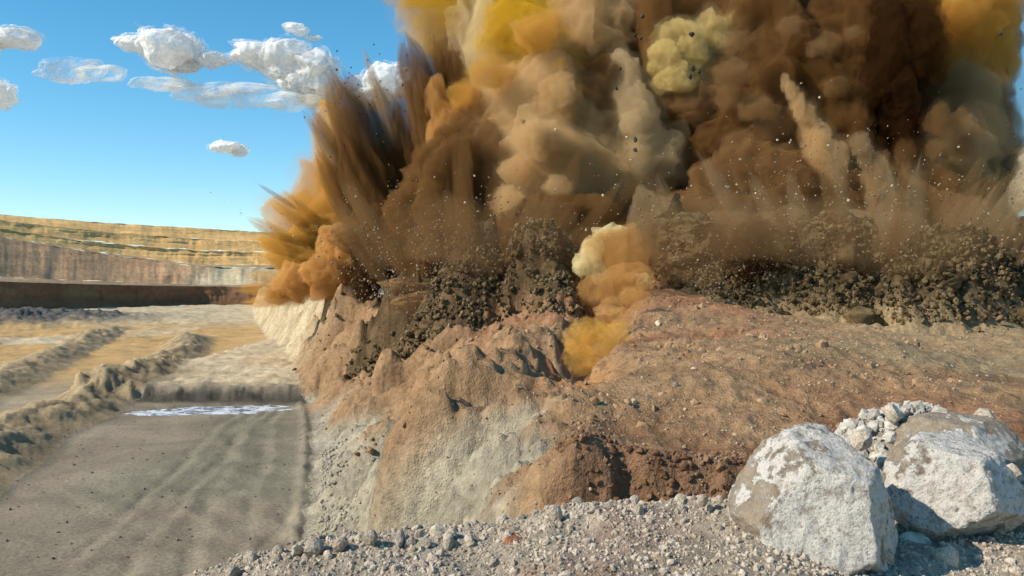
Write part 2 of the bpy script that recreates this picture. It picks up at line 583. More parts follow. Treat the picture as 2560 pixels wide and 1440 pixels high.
for ri in range(1, len(rows)):
    nm, d1, z1 = rows[ri]
    _, d0, z0 = rows[ri - 1]
    nv = 26 if nm in ('dark', 'face', 'gold') else 10
    vv = np.linspace(0, 1, nv)
    D = np.interp(cx, KX, d0)[None] * (1 - vv[:, None]) + np.interp(cx, KX, d1)[None] * vv[:, None]
    Z = np.interp(cx, KX, z0)[None] * (1 - vv[:, None]) + np.interp(cx, KX, z1)[None] * vv[:, None]
    X = (cx[None] - 1280) / FPX * D
    sh = X.shape
    s = (np.cumsum(np.r_[0, np.hypot(np.diff(X[0]), np.diff(D[0]))])[None] + np.zeros(sh)).ravel().astype(np.float32)
    Zr = Z.ravel().astype(np.float32)
    lo = np.repeat(vv, NCOL)
    e = np.sin(np.pi * lo)                       # layers stay joined at their edges
    edge_n = fbm(np.stack([s * .05, s * 0 + ri, s * 0], 1), 4)
    edge_p = fbm(np.stack([s * .05, s * 0 + ri - 1, s * 0], 1), 4)
    wob = 5.0 * (edge_n * lo + edge_p * (1 - lo))
    if nm in ('dark', 'face', 'gold'):
        g = (1 - 2 * np.abs(perlin(np.stack([s * .11, Zr * .03, s * 0 + ri * 3.1], 1)))) * 1.0 + (1 - 2 * np.abs(perlin(np.stack([s * .33, Zr * .09, s * 0 + ri * 5.1], 1)))) * 0.5
        strat = perlin(np.stack([s * .02, Zr * .55, s * 0 + 9], 1)) * (1.8 if nm == 'gold' else .5)
        off = wob + (g * (.45 if nm == 'gold' else 1) + strat + (2.2 * billow(np.stack([s * .045, Zr * .14, s * 0 + ri], 1), 4) if nm == 'gold' else 0)) * e
    else:
        off = wob
    zoff = (.35 if ri < 3 else .9) * (fbm(np.stack([s * .09, s * 0 + ri + 40, s * 0], 1), 4) * lo + fbm(np.stack([s * .09, s * 0 + ri + 39, s * 0], 1), 4) * (1 - lo))
    if ri == 1:
        zoff *= lo
    Df = D.ravel() + off
    V = np.stack([X.ravel() + off * -0.3, Df, Z.ravel() + zoff], 1)
    base = np.array(PALETTE[nm], dtype=np.float32)[None]
    n = fbm(np.stack([s * .03, Zr * .25, s * 0 + ri * 2.2], 1), 4)[:, None]
    col = base * (1 + 0.5 * n)
    if nm == 'face':
        right = sstep(-168, -150, V[:, 0])[:, None]
        col = mix(col, np.array([[.58, .47, .30]]) * (1 + .4 * n), right)
    iq = np.arange(nv * NCOL).reshape(nv, NCOL)
    F = np.stack([iq[:-1, :-1], iq[:-1, 1:], iq[1:, 1:], iq[1:, :-1]], -1).reshape(-1, 4)
    nmq = {'dark': 'quarry_wall', 'face': 'quarry_wall', 'gold': 'quarry_wall'}.get(nm, 'bench_ground')
    tag(link(nmq, mesh_np(nmq, V, F, MAT_wall, col)), kind='structure')

# hillside at the far right, behind the dust
V = []
nx, ny = 90, 60
for j in range(ny):
    for i in range(nx):
        V.append((125 + i * 2.6, 270 + j * 3.2, 0))
V = np.array(V, dtype=np.float32)
hn = fbm(V * np.array([.03, .03, 0]) + 4, 5)
V[:, 2] = -13 + sstep(0, 42, V[:, 0] - 128 + hn * 14) * 46 + sstep(45, 120, V[:, 0] - 128) * 30 + billow(V * np.array([.12, .12, .0]) + 3, 3) * 2.2
iq = np.arange(nx * ny).reshape(ny, nx)
F = np.stack([iq[:-1, :-1], iq[:-1, 1:], iq[1:, 1:], iq[1:, :-1]], -1).reshape(-1, 4)
tag(link('hill', mesh_np('hill', V, F, MAT_wall, np.array([[.42, .33, .21]]) * (1 + .5 * hn[:, None]))), 'pale rocky hillside at the right edge behind the dust', kind='structure')

# ------------------------------------------------------------------ puddle below the ledge
t = NT('puddle_water')
nrm = t.bump(t.noise(t.pos(), 6.0, 2), 0.08, 0.02)
painted_reflection = t.ramp(t.noise(t.pos(), .55, 8, .75, 1.5), [(.46, .14), (.53, .88)])  # sky's reflection painted into the water's base colour as white patches
t.surf(t.mixc(1.0, painted_reflection, (.95, .95, 1.0), 'MULTIPLY'), 0.3, nrm, 0.4)
pts = []
N = 90
for i in range(N):
    a = 2 * math.pi * i / N
    ux, uy = math.cos(a) * 1.15, math.sin(a) * 1.15
    X_ = 7.8 * ux
    pts.append((-28.2 + X_, 82.6 + X_ * .19 + uy * (3.3 + X_ * .12), -12.22))
V = [(-28.2, 82.6, -12.22)] + pts
F = [(0, 1 + i, 1 + (i + 1) % N) for i in range(N)]
tag(link('puddle_water', mesh_np('puddle_water', V, F, t.m)), 'white strip of standing water along the foot of the ledge', kind='structure')


# ------------------------------------------------------------------ rocks
def rock_verts(seed, sub=2, rough=0.16, chops=7, squash=(1, 1, 1), fr=1.3):
    r = np.random.RandomState(seed)
    V, F = ico(sub)
    V = V.copy()
    for _ in range(chops):
        n = r.normal(size=3); n /= np.linalg.norm(n)
        d = r.uniform(.55, .88)
        s = V @ n - d
        V = V - np.where(s > 0, s, 0)[:, None] * n[None] * 0.93
    V = V * (1 + rough * fbm(V * fr + seed * 3.7, 4))[:, None]
    return V * np.array(squash), F


ROCKS = [rock_verts(i, 2, 0.25, 8, (1, random.uniform(.65, .95), random.uniform(.5, .85))) for i in range(10)]
SMALL = [rock_verts(50 + i, 1, 0.3, 4, (1, random.uniform(.6, .95), random.uniform(.5, .85))) for i in range(8)]


def rock_meshes(mat, key):
    return [mesh_np(key, v, f, mat, smooth=False) for v, f in ROCKS]


def rotmats(n, r):
    q = r.normal(size=(n, 4)); q /= np.linalg.norm(q, axis=1)[:, None]
    w, x, y, z = q.T
    return np.stack([np.stack([1 - 2 * (y * y + z * z), 2 * (x * y - z * w), 2 * (x * z + y * w)], -1),
                     np.stack([2 * (x * y + z * w), 1 - 2 * (x * x + z * z), 2 * (y * z - x * w)], -1),
                     np.stack([2 * (x * z - y * w), 2 * (y * z + x * w), 1 - 2 * (x * x + y * y)], -1)], 1)


def scatter(name, P, S, mat, label, seed=1, forms=None):
    """many small stones as one 'stuff' mesh"""
    forms = forms or SMALL
    r = np.random.RandomState(seed)
    P = np.asarray(P, dtype=np.float32); S = np.asarray(S, dtype=np.float32)
    M = rotmats(len(P), r)
    which = r.randint(len(forms), size=len(P))
    VV, FF, off = [], [], 0
    for k, (v, f) in enumerate(forms):
        m = which == k
        c = int(m.sum())
        if not c: continue
        w = np.einsum('nij,vj->nvi', M[m], v) * S[m][:, None, None] + P[m][:, None, :]
        VV.append(w.reshape(-1, 3))
        FF.append((f[None] + (np.arange(c) * len(v))[:, None, None]).reshape(-1, 3) + off)
        off += c * len(v)
    o = link(name, mesh_np(name, np.concatenate(VV), np.concatenate(FF), mat, smooth=False))
    return tag(o, label, kind='stuff')


def stone(meshes, name, p, s, label, cat, group, r, sink=0.0):
    o = link(name, r.choice(meshes))
    o.location = (p[0], p[1], p[2] - sink)
    o.scale = (s, s, s)
    o.rotation_euler = (r.uniform(0, 6.3), r.uniform(0, 6.3), r.uniform(0, 6.3))
    return tag(o, label, cat, group)


# --- foreground ridge stones
M_stone = rock_meshes(MAT_stone, 'stone')
M_red = rock_meshes(MAT_redclod, 'red_clod')
R1 = random.Random(3)
n = 26000
r = np.random.RandomState(4)
dd = r.uniform(5.6, 9.2, n)
aa = r.uniform(-.36, .62, n)
P = np.stack([dd * aa, dd, 0 * dd], 1)
P[:, 2] = ground_zs(P[:, 0], P[:, 1])
keep = P[:, 2] > -3.4
P = P[keep]
S = 0.008 + 0.022 * r.random(len(P)) ** 3
S[:3000] = .016 + .042 * r.random(3000) ** 2.4
MAT_gravel = scatter_material('gravel_grit', [(.26, .19, .132), (.41, .335, .25), (.56, .475, .375), (.32, .22, .152)], 2.5)
scatter('gravel', P, S, MAT_gravel, 'grey brown gravel covering the ridge in the foreground', 5)
cnt = 0
while cnt < 260:
    d = R1.uniform(6.2, 8.6)
    x = R1.uniform(-.33, .30) * d
    if R1.random() < .45: d = R1.uniform(7.6, 8.3)
    z = ground_z(x, d)
    if z < -3.2: continue
    s = 0.026 + 0.062 * R1.random() ** 3.4
    stone(M_stone, 'stone', (x, d, z), s, ('small pale stone on the gravel ridge ' + ('left of the rust red clod' if x / d < .0 else 'right of the rust red clod') + (', along the crest' if d > 7.5 else ', near side')), 'stone', 'pale stones on the gravel ridge', R1, s * R1.uniform(-.3, .25))
    cnt += 1
# the ones that stand out on the crest
for (x, y, s, lab) in [
        (782, 1372, 34, 'rounded pale stone, biggest on the crest at the left of the ridge'),
        (742, 1378, 22, 'small pale stone just left of the biggest rounded stone on the crest'),
        (848, 1362, 30, 'flat topped pale stone just right of the biggest rounded stone'),
        (925, 1345, 26, 'pointed pale stone on the ridge crest left of the upright stone'),
        (998, 1350, 26, 'upright pitted pale stone on the middle of the ridge crest'),
        (580, 1436, 30, 'flat pale stone at the far left end of the gravel ridge'),
        (1388, 1288, 30, 'pale pointed stone on the ridge crest beside the red earth block'),
        (1262, 1385, 22, 'pair-forming pale stone below the rust red clod, on its left'),
        (1284, 1390, 24, 'rounded pale stone below the rust red clod, on its right'),
        (1758, 1250, 20, 'white round stone on the ridge beside the big white boulder'),
        (1800, 1248, 14, 'smaller white stone between the ridge crest and the big white boulder'),
        (1120, 1352, 24, 'broad pale stone on the ridge crest right of the upright stone')]:
    d = 7.75
    p = px(x, y, d)
    z = ground_z(p.x, d)
    stone(M_stone, 'stone', (p.x, d, max(p.z, z)), s / FPX * d, lab, 'stone', 'pale stones on the gravel ridge', R1)
for (x, y, s, lab) in [(1290, 1345, 44, 'rust red earth clod on the crest of the gravel ridge'),
                       (905, 1408, 24, 'small rusty clod low on the left of the gravel ridge')]:
    d = 7.6
    p = px(x, y, d)
    o = stone(M_red, 'earth_clod', (p.x, d, max(p.z, ground_z(p.x, d)) - .05), s / FPX * d, lab, 'clod', None, R1)
    o.rotation_euler = (.15, -.1, 1.0)
    o.scale = (o.scale[0] * 1.3, o.scale[1] * 1.2, o.scale[2] * .85)


# --- the two big white boulders
def boulder_material(name, thr, seedv):
    t = NT(name)
    o = t.obj()
    sp = t.n('SeparateXYZ'); t.l(o, sp.inputs[0])
    big = t.noise(o, 1.9, 5, 0.6, 0.4)
    med = t.noise(o, 9.0, 6, 0.7)
    fin = t.noise(o, 34.0, 5, 0.7)
    # lime crust sits on the broken face, tan skin round the rim
    m = t.math('ADD', big, t.math('MULTIPLY', t.math('SUBTRACT', med, .5), .35))
    m = t.math('ADD', m, t.math('MULTIPLY', sp.outputs[1], -.16))
    m = t.math('ADD', m, t.math('MULTIPLY', t.math('ABSOLUTE', sp.outputs[0]), -.16))
    mask = t.ramp(m, [(thr - .025, 0.0), (thr + .025, 1.0)])
    skin = t.mixc(t.ramp(med, [(.35, 0.0), (.65, 1.0)]), (.23, .175, .125), (.37, .30, .225))
    lime = t.mixc(t.ramp(med, [(.36, 0.0), (.5, 1.0)]), (.33, .285, .235), (.57, .53, .475))
    pits = t.ramp(fin, [(.33, .35), (.45, 1.0)])
    lime = t.mixc(1.0, lime, pits, 'MULTIPLY')
    col = t.mixc(mask, skin, lime)
    h = t.math('ADD', t.math('MULTIPLY', med, 1.0), t.math('MULTIPLY', fin, .5))
    h = t.math('ADD', h, t.math('MULTIPLY', mask, .35))
    return t.surf(col, .9, t.bump(h, .9, .05))


def boulder(name, c, rad, seed, mat, label, planes, sub=6):
    V, F = ico(sub)
    V = V.copy()
    for (nx_, ny_, nz_, d) in planes:
        nn = np.array([nx_, ny_, nz_], dtype=np.float32); nn /= np.linalg.norm(nn)
        s = V @ nn - d
        V = V - np.where(s > 0, s, 0)[:, None] * nn[None] * .92
    rough = .10 * fbm(V * 1.7 + seed, 4) + .05 * billow(V * 3.5 + seed, 4) + .035 * fbm(V * 11 + seed, 4) + .02 * billow(V * 18 + seed, 3)
    V = V * (1 + rough)[:, None] * np.array(rad)
    return tag(link(name, mesh_np(name, V, F, mat), loc=c), label, 'boulder', 'white crusted boulders')


MB1 = boulder_material('lime_crust', .385, 0)
MB2 = boulder_material('lime_crust_pale', .36, 3)
c = px(2042, 1292, 7.5)
boulder('boulder', c, (.70, .66, .74), 2.0, MB1, 'largest white crusted boulder with tan rim, standing at the end of the gravel ridge',
        [(-.25, -.8, .15, .72), (.75, -.45, .1, .74), (.15, -.35, .85, .80), (-.7, -.35, .55, .80), (.2, -.6, -.7, .84), (-.8, -.3, -.5, .82), (.75, .1, .65, .78)])
c = px(2392, 1222, 8.2)
boulder('boulder', c, (.62, .60, .53), 9.0, MB2, 'second white crusted boulder, wedged behind and right of the largest one',
        [(-.5, -.75, .2, .72), (.55, -.7, .3, .72), (.1, -.2, .95, .75), (.2, -.6, -.75, .70), (.8, -.1, .5, .72)])
MB3 = boulder_material('lime_crust_grey', .5, 5)
c = px(2395, 1115, 10.6)
boulder('boulder', c, (.72, .6, .40), 15.0, MB3, 'greyer crusted boulder half buried in rubble behind the two white ones',
        [(-.6, -.6, .5, .66), (.5, -.6, .5, .70), (0, -.2, 1, .76)], 5)
c = px(2290, 1372, 7.9)
boulder('boulder', c, (.15, .14, .14), 21.0, MAT_stone, 'small rounded grey rock in the gap under the second white boulder', [(0, -.4, .9, .85)], 4)
for (x, y, d, s, lab) in [(2235, 1035, 10.8, 34, 'pale round stone on top of the rubble behind the largest boulder'),
                          (2155, 1100, 10.2, 36, 'knobbly pale stone just above the gap between the two boulders'),
                          (2470, 1050, 10.9, 40, 'white slab on the rubble right of the grey half buried boulder'),
                          (2535, 1180, 9.6, 26, 'small pale stone at the right edge beside the second white boulder'),
                          (2215, 1400, 7.2, 40, 'low pale rock against the foot of the largest boulder'),
                          (2370, 1395, 7.4, 34, 'low pale rock under the second white boulder'),
                          (2530, 1280, 8.0, 60, 'tan rock cut by the right edge beside the second white boulder')]:
    stone(M_stone, 'stone', px(x, y, d), s / FPX * d, lab, 'stone', None, R1)
r = np.random.RandomState(9)
n = 5000
th = r.uniform(0, 6.28, n); q = np.sqrt(r.random(n))
P = np.stack([4.9 + 2.6 * q * np.cos(th), 11.0 + 2.2 * q * np.sin(th), 0 * q], 1)
P[:, 2] = ground_zs(P[:, 0], P[:, 1]) + .03
S = .02 + .13 * r.random(n) ** 4
scatter('mound_rubble', P, S, scatter_material('mound_grit', [(.28, .24, .19), (.48, .44, .38), (.62, .6, .55)], 1.5), 'grey white stone rubble heaped behind the two white boulders', 6)

# --- stones loose on the bank, the talus, the red block and the berms
r = np.random.RandomState(12)
n = 30000
yy = np.exp(r.uniform(np.log(14), np.log(95), n))
xx = yy * r.uniform(-.30, .56, n)
P = np.stack([xx, yy, 0 * yy], 1)
P[:, 2], cc, rg = terrain(P[:, 0], P[:, 1])
m = np.isin(rg, [1, 2]) & (fbm(xyz(P[:, 0], P[:, 1], 3, .3), 3) + .25 * r.normal(size=n) > -.05)
P = P[m]
S = (.012 + .05 * r.random(len(P)) ** 5) * (P[:, 1] / 18) ** .75
MAT_bankstone = scatter_material('bank_stone', [(.22, .13, .075), (.34, .22, .13), (.46, .36, .25), (.3, .2, .12)], 1.0)
scatter('bank_rubble', P, S, MAT_bankstone, 'small brown stones strewn over the bank', 7)
n = 2600
xx = r.uniform(.9, 5.4, n); yy = r.uniform(15.6, 19.5, n)
P = np.stack([xx, yy, 0 * yy], 1); P[:, 2] = ground_zs(xx, yy)
scatter('red_crumbs', P, .025 + .09 * r.random(n) ** 3, scatter_material('red_crumb_earth', [(.10, .048, .025), (.21, .115, .06), (.33, .21, .13)], 1.6), 'crumbled red brown clods on the face of the red earth block', 17)
# stony strip beside the foot of the slope
n = 1500
yy = r.uniform(38, 60, n)
xx = np.interp(yy, YK, XB) + .5 + np.abs(r.normal(size=n)) * .9
P = np.stack([xx, yy, ground_zs(xx, yy)], 1)
scatter('foot_rubble', P, .05 + .14 * r.random(n) ** 3, scatter_material('foot_stone', [(.3, .26, .2), (.44, .39, .31)], 1.0), 'grey stones fallen along the foot of the talus slope', 8)
n = 3200
yy = np.exp(r.uniform(np.log(19), np.log(72), n)); xx = yy * r.uniform(-.2, .5, n)
P = np.stack([xx, yy, 0 * yy], 1)
P[:, 2], cc, rg = terrain(P[:, 0].astype(np.float32), P[:, 1].astype(np.float32))
m = (rg == 1) & (fbm(xyz(xx, yy, 13, .16), 3) > .08)
P = P[m]
S = (.05 + .28 * r.random(len(P)) ** 6) * (P[:, 1] / 40) ** .5
scatter('bank_rubble', P, S, scatter_material('bank_clod', [(.24, .135, .07), (.34, .21, .115), (.42, .29, .17)], .5), 'brown clods of earth lying in drifts on the bank', 27)
# specks of stone on the pit floor
n = 420
yy = np.exp(r.uniform(np.log(38), np.log(84), n)); xx = -yy * r.uniform(.2, .6, n)
P = np.stack([xx, yy, ground_zs(xx, yy)], 1)
scatter('floor_rubble', P, .03 + .11 * r.random(n) ** 3, scatter_material('floor_stone', [(.1, .08, .06), (.3, .25, .19)], 1.0), 'small dark stones scattered over the near pit floor', 18)
# pale stones that stand out on the brown bank
R2 = random.Random(8)
M_fp = rock_meshes(MAT_fly_pale, 'pale_rock')
for (x, y, d, s, lab) in [(1645, 852, 55, 13, 'pale angular stone on the brown bank right of the yellow smoke'),
                          (1955, 868, 50, 12, 'pale stone on the brown bank below the dark heaved rock'),
                          (1735, 975, 27, 9, 'small white stone in the middle of the brown bank'),
                          (1690, 1000, 25, 14, 'pale broken stone at the top of the red earth block'),
                          (1800, 1055, 19, 20, 'white flaky stone on the top edge of the red earth block'),
                          (1850, 1050, 19.5, 14, 'small flaky white stone beside the larger one on the red block edge'),
                          (1585, 1000, 24, 10, 'small pale stone left of the others on the brown bank')]:
    p = px(x, y, d)
    z = ground_z(p.x, d)
    stone(M_fp, 'stone', (p.x, d, z + .04), s / FPX * d, lab, 'stone', None, R2)

# --- heaved dark rock on the blast front
r = np.random.RandomState(15)
PP, SS = [], []
for (hx, hy, rx, ry, h, s), n in zip(HEAVES, (7500, 900, 500, 2600, 6500, 8500, 8500, 600, 4500, 5000, 1800, 2500, 1600)):
    th = r.uniform(math.pi * .95, math.pi * 2.05, n)
    q = np.sqrt(r.random(n)) * 1.25
    x = hx + rx * q * np.cos(th); y = hy + ry * q * np.sin(th)
    z, _c, _r = terrain(x.astype(np.float32), y.astype(np.float32))
    ok = (_r == 2) | (r.random(n) < .05)
    x, y, z = x[ok], y[ok], z[ok]; n = len(x)
    PP.append(np.stack([x, y - np.abs(r.normal(size=n)) * .25, z + np.abs(r.normal(size=n)) * .18], 1))
    SS.append(.03 + .36 * r.random(n) ** 8)
P = np.concatenate(PP); S = np.concatenate(SS)
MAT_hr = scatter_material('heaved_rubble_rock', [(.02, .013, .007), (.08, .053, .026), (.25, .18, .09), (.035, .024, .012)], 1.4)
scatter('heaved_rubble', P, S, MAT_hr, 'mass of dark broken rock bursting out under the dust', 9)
M_heave = rock_meshes(MAT_heave, 'heaved_rock')
for k in range(120):
    hx, hy, rx, ry, h, s = HEAVES[R2.choice([0, 0, 1, 4, 5, 5, 6, 6])]
    th = R2.uniform(math.pi * 1.0, math.pi * 2.0); q = R2.uniform(.3, 1.15)
    x = hx + rx * q * math.cos(th); y = hy + ry * q * math.sin(th)
    sz = R2.uniform(.18, .5)
    o = stone(M_heave, 'heaved_rock', (x, y, ground_z(x, y) + .15), sz, ('dark broken rock in the heaved mass ' + ('left of the amber smoke' if hx < 8 else 'right of the olive earth column' if hx > 22 else 'between the amber smoke and the olive column')), 'rock', 'dark rocks heaved up by the blast', R2)
    o.rotation_euler = (R2.uniform(-.3, .3), R2.uniform(-.3, .3), R2.uniform(0, 6.3))
    o.scale = (sz * 1.3, sz, sz * .7)
# big clods of bedded earth among the heaved rock
MAT_clump = scatter_material('clod_earth', [(.035, .024, .012), (.12, .08, .038), (.19, .135, .065)], .8)
M_clump = []
for i in range(8):
    v, f = rock_verts(300 + i, 4, .3, 6, (1, .85, .75), 1.4)
    v = v * (1 + .16 * fbm(v * np.array([.8, .8, 5.0]) + i * 3.3, 3) + .08 * billow(v * 3 + i, 3))[:, None]
    M_clump.append(mesh_np('earth_clump', v, f, MAT_clump))
for k in range(44):
    hx, hy, rx, ry, h, s = HEAVES[R2.choice([0, 0, 3, 4, 5, 5, 6, 6, 8, 9, 10])]
    th = R2.uniform(math.pi * 1.0, math.pi * 2.0); q = R2.uniform(.2, 1.05)
    x = hx + rx * q * math.cos(th); y = hy + ry * q * math.sin(th)
    sz = .4 + 1.2 * R2.random() ** 2.5
    o = stone(M_clump, 'earth_clump', (x, y, ground_z(x, y) + .1 * sz), sz, 'big dark clod of earth in the heaved rock ' + ('left of the amber smoke' if hx < 8 else 'right of the olive earth column' if hx > 22 else 'beside the olive earth column'), 'clod', 'big clods heaved up by the blast', R2)
    o.rotation_euler = (R2.uniform(-.3, .3), R2.uniform(-.3, .3), R2.uniform(0, 6.3))
# columns of bedded earth pushed up
def column_np(base, H, W, seed):
    V, F = ico(6)
    lo = V * 1.3 + seed
    P = V + np.stack([perlin(lo), perlin(lo + 31.7), perlin(lo + 77.1)], 1) * .45
    P = P * np.array([W, W, H / 2])
    q = P * np.array([.35, .35, 1.7]) + seed * 3.1          # beds lie flat: relief is stretched sideways
    d = fbm(q + .3 * fbm(P * .5, 2)[:, None], 4, .55) * .55 + billow(P * 1.1 + seed, 3) * .12
    n = V / np.array([W, W, H]); n = n / np.linalg.norm(n, axis=1)[:, None]
    P = P + n * (d * W)[:, None]
    P[:, 0] -= .10 * (P[:, 2] + H / 2)
    P[:, 2] += H / 2
    return P, F


MAT_slab = scatter_material('olive_bedded_earth', [(.06, .04, .018), (.12, .085, .04), (.16, .118, .06)], .9)
for (x, yt, yb, d, w, lab) in [(1690, 490, 700, 79, 44, 'dark column of bedded earth pushed up left of the olive one'),
                               (1755, 530, 730, 77, 66, 'broad olive column of bedded earth pushed up beside the dark hollow'),
                               (1985, 585, 740, 75, 66, 'column of bedded earth at the left end of the heaved rock')]:
    V, F = column_np(0, (yb - yt) / FPX * d, w / FPX * d, x * .37)
    tag(link('earth_column', mesh_np('earth_column', V, F, MAT_slab), loc=px(x, yb, d)), lab, 'earth column', 'earth columns pushed up by the blast')

# ------------------------------------------------------------------ dust
_dm = {}


def dust(name, col, dens, alpha=.05, an=.15):
    key = (name, dens, alpha)
    if key in _dm: return _dm[key]
    t = NT('dust_' + name)
    v = t.n('VolumePrincipled')
    v.inputs['Color'].default_value = (*col, 1)
    v.inputs['Density'].default_value = dens
    v.inputs['Anisotropy'].default_value = an
    t.l(v.outputs[0], t.out.inputs['Volume'])
    tr = t.n('BsdfTransparent'); df = t.n('BsdfDiffuse')
    df.inputs['Color'].default_value = (*col, 1)
    mx = t.n('MixShader')
    mx.inputs[0].default_value = alpha
    t.l(tr.outputs[0], mx.inputs[1]); t.l(df.outputs[0], mx.inputs[2]); t.l(mx.outputs[0], t.out.inputs['Surface'])
    t.m.cycles.homogeneous_volume = True
    _dm[key] = t.m
    return t.m


DUST = {
    'brown': (.45, .275, .125), 'dark': (.30, .16, .058), 'dull': (.38, .22, .092), 'black': (.09, .04, .015), 'tan': (.87, .62, .33), 'cream': (.95, .77, .47),  # black serves black smoke and the painted shade of the cloud's hole
    'ochre': (.84, .50, .12), 'yellow': (.86, .55, .05), 'pale_yellow': (.95, .76, .36), 'grey_tan': (.80, .63, .38),
    'orange': (.80, .46, .16), 'fire': (.93, .56, .13), 'fire_pale': (.98, .86, .5), 'smear': (.56, .40, .22),
}
SEED = [0]


def blob_np(c, rad, amp=.35, fr=1.5, sub=5, streak=None):
    V, F = ico(sub)
    SEED[0] += 1
    rad = np.array(rad, dtype=np.float32)
    n = V * rad
    rr = float(np.min(rad))
    q = n / rr * fr
    if streak is not None:
        s = np.array(streak, dtype=np.float32); s /= np.linalg.norm(s)
        q = q - (q @ s)[:, None] * s[None] * .75
    lo = V * 1.15 + SEED[0] * 3.1
    n = n + np.stack([perlin(lo), perlin(lo + 31.7), perlin(lo + 77.1)], 1) * rad * .55 * min(1, amp * 2.2)
    q = n / rr * fr
    d = billow(q + SEED[0] * 7.13, 6, .58)
    return n + V * (d * amp * rr)[:, None] + np.array(c, dtype=np.float32), F


def jet_np(base, tip, r0, r1, amp=.5, sub=5):
    """dust jet: a tapered, ragged, streaked cone from base to tip"""
    V, F = ico(sub)
    SEED[0] += 1
    base = Vector(base); tip = Vector(tip)
    ax = tip - base
    L = ax.length
    Q = ax.to_track_quat('Z', 'Y').to_matrix()
    Q = np.array(Q, dtype=np.float32)
    tt = (V[:, 2] + 1) / 2
    circ = np.sqrt(np.clip(1 - V[:, 2] ** 2, 1e-6, 1))
    ax_, ay_ = V[:, 0] / circ, V[:, 1] / circ
    prof = np.where(tt < .25, np.sqrt(np.clip(tt / .25, 0, 1)), 1.0) * mix(r0, r1, tt) * np.sqrt(np.clip((1 - tt) * 6, 0, 1))
    nz = billow(np.stack([ax_ * 1.4, ay_ * 1.4, tt * 1.1 + SEED[0] * 5.7], 1), 4) + .5 * billow(np.stack([ax_ * 4, ay_ * 4, tt * 2.5 + SEED[0]], 1), 3)
    rad = prof * (1 + amp * nz) * (1 + .25 * fbm(np.stack([ax_ * 2, ay_ * 2, tt * 9 + SEED[0]], 1), 3))
    # ragged tip: some streaks run further than others
    run = 1 + .34 * fbm(np.stack([ax_ * 2.6, ay_ * 2.6, tt * 0 + SEED[0] * 2.3], 1), 3) * tt
    loc = np.stack([ax_ * rad, ay_ * rad, tt * L * run], 1)
    bend = .06 * L * (tt ** 2)
    loc[:, 0] += bend * math.sin(SEED[0] * 2.1)
    W = loc @ Q.T + np.array(base, dtype=np.float32)
    return W, F


def plume(label, col, dens, blobs=(), jets=(), alpha=.05, group='dust plumes of the blast', cat='dust plume', name='dust_plume', part='billow', soft=None):
    """blobs: (x, y, d, rx, ry, amp, freq); jets: (bx, by, tx, ty, d, r0, r1) in photo pixels and metres ahead"""
    mat = dust(col, DUST[col], dens, alpha)
    if soft is None: soft = bool(blobs) and dens < .35
    soft_mat = dust(col, DUST[col], dens * .14, .0)
    if blobs and dens < .46: dens *= 1.7; mat = dust(col, DUST[col], dens, alpha)
    shapes = []
    for b in blobs:
        x, y, d, rx, ry = b[:5]
        amp = b[5] if len(b) > 5 else .38
        fr = b[6] if len(b) > 6 else 1.5
        s = d / FPX
        rz = (rx + ry) / 2 * s
        sd = SEED[0]
        shapes.append((part, blob_np(px(x, y, d), (rx * s, rz, ry * s), amp, fr, 6 if max(rx, ry) > 100 else 5 if max(rx, ry) > 35 else 4), mat))
        if soft:
            SEED[0] = sd
            shapes.append(('dust_fringe', blob_np(px(x, y, d), (rx * s * 1.22, rz * 1.22, ry * s * 1.22), amp * 1.25, fr * .8, 5), soft_mat))
    for (bx, by, tx, ty, d, r0, r1) in jets:
        s = d / FPX
        shapes.append(('dust_jet', jet_np(px(bx, by, d), px(tx, ty, d - 3), r0 * s, r1 * s, .5, 5), mat))
    if len(shapes) == 1:
        V, F = shapes[0][1]
        return tag(link(name, mesh_np(name, V, F, mat)), label, cat, group)
    allv = np.concatenate([v for _, (v, f), _m in shapes])
    c = allv.mean(0); c[2] = allv[:, 2].min()
    root = bpy.data.objects.new(name, None)
    COL.objects.link(root)
    root.location = c.tolist()
    tag(root, label, cat, group)
    for nm, (V, F), m in shapes:
        link(nm, mesh_np(nm, V - c, F, m), root)
    return root


# big body, from the back to the front
plume('vast brown dust cloud filling the right half behind the other plumes', 'brown', .30, [
    (1290, 330, 124, 190, 210, .4, 1.6), (1500, 120, 126, 210, 230, .4, 1.7), (1760, 380, 120, 240, 240, .4, 1.8), (2010, 150, 120, 240, 260, .4, 1.7),
    (2270, 420, 114, 210, 230, .35, 1.8), (1970, 560, 104, 230, 150, .4, 1.8), (1520, 520, 112, 210, 180, .4, 1.8), (2330, 610, 104, 170, 140, .4, 1.8),
    (2390, 180, 118, 100, 220, .3, 1.8)])
plume('dark brown smoke bank low behind the left heave of rock', 'dark', .40, [
    (1180, 520, 104, 120, 170, .45, 1.8), (1090, 600, 104, 100, 120, .45, 1.8), (1320, 590, 96, 110, 70, .4, 1.6), (1420, 560, 94, 110, 60, .4, 1.6)])
plume('broad tan billow in the centre with a pale rounded head', 'tan', .22, [
    (1330, 270, 104, 120, 105, .30, 1.2), (1400, 400, 102, 150, 130, .35, 1.4), (1290, 430, 104, 110, 120, .4, 1.5), (1500, 430, 102, 110, 90, .4, 1.5)])
plume('tall cream streak of dust rising left of the amber puff', 'cream', .16, [
    (1215, 130, 110, 48, 130, .45, 1.2), (1250, 230, 110, 70, 90, .4, 1.3), (1170, 60, 112, 40, 70, .4, 1.3)])
plume('amber puff high in the middle of the cloud', 'yellow', .22, [
    (1320, 80, 106, 105, 88, .35, 1.4), (1385, 150, 106, 70, 60, .35, 1.5)])
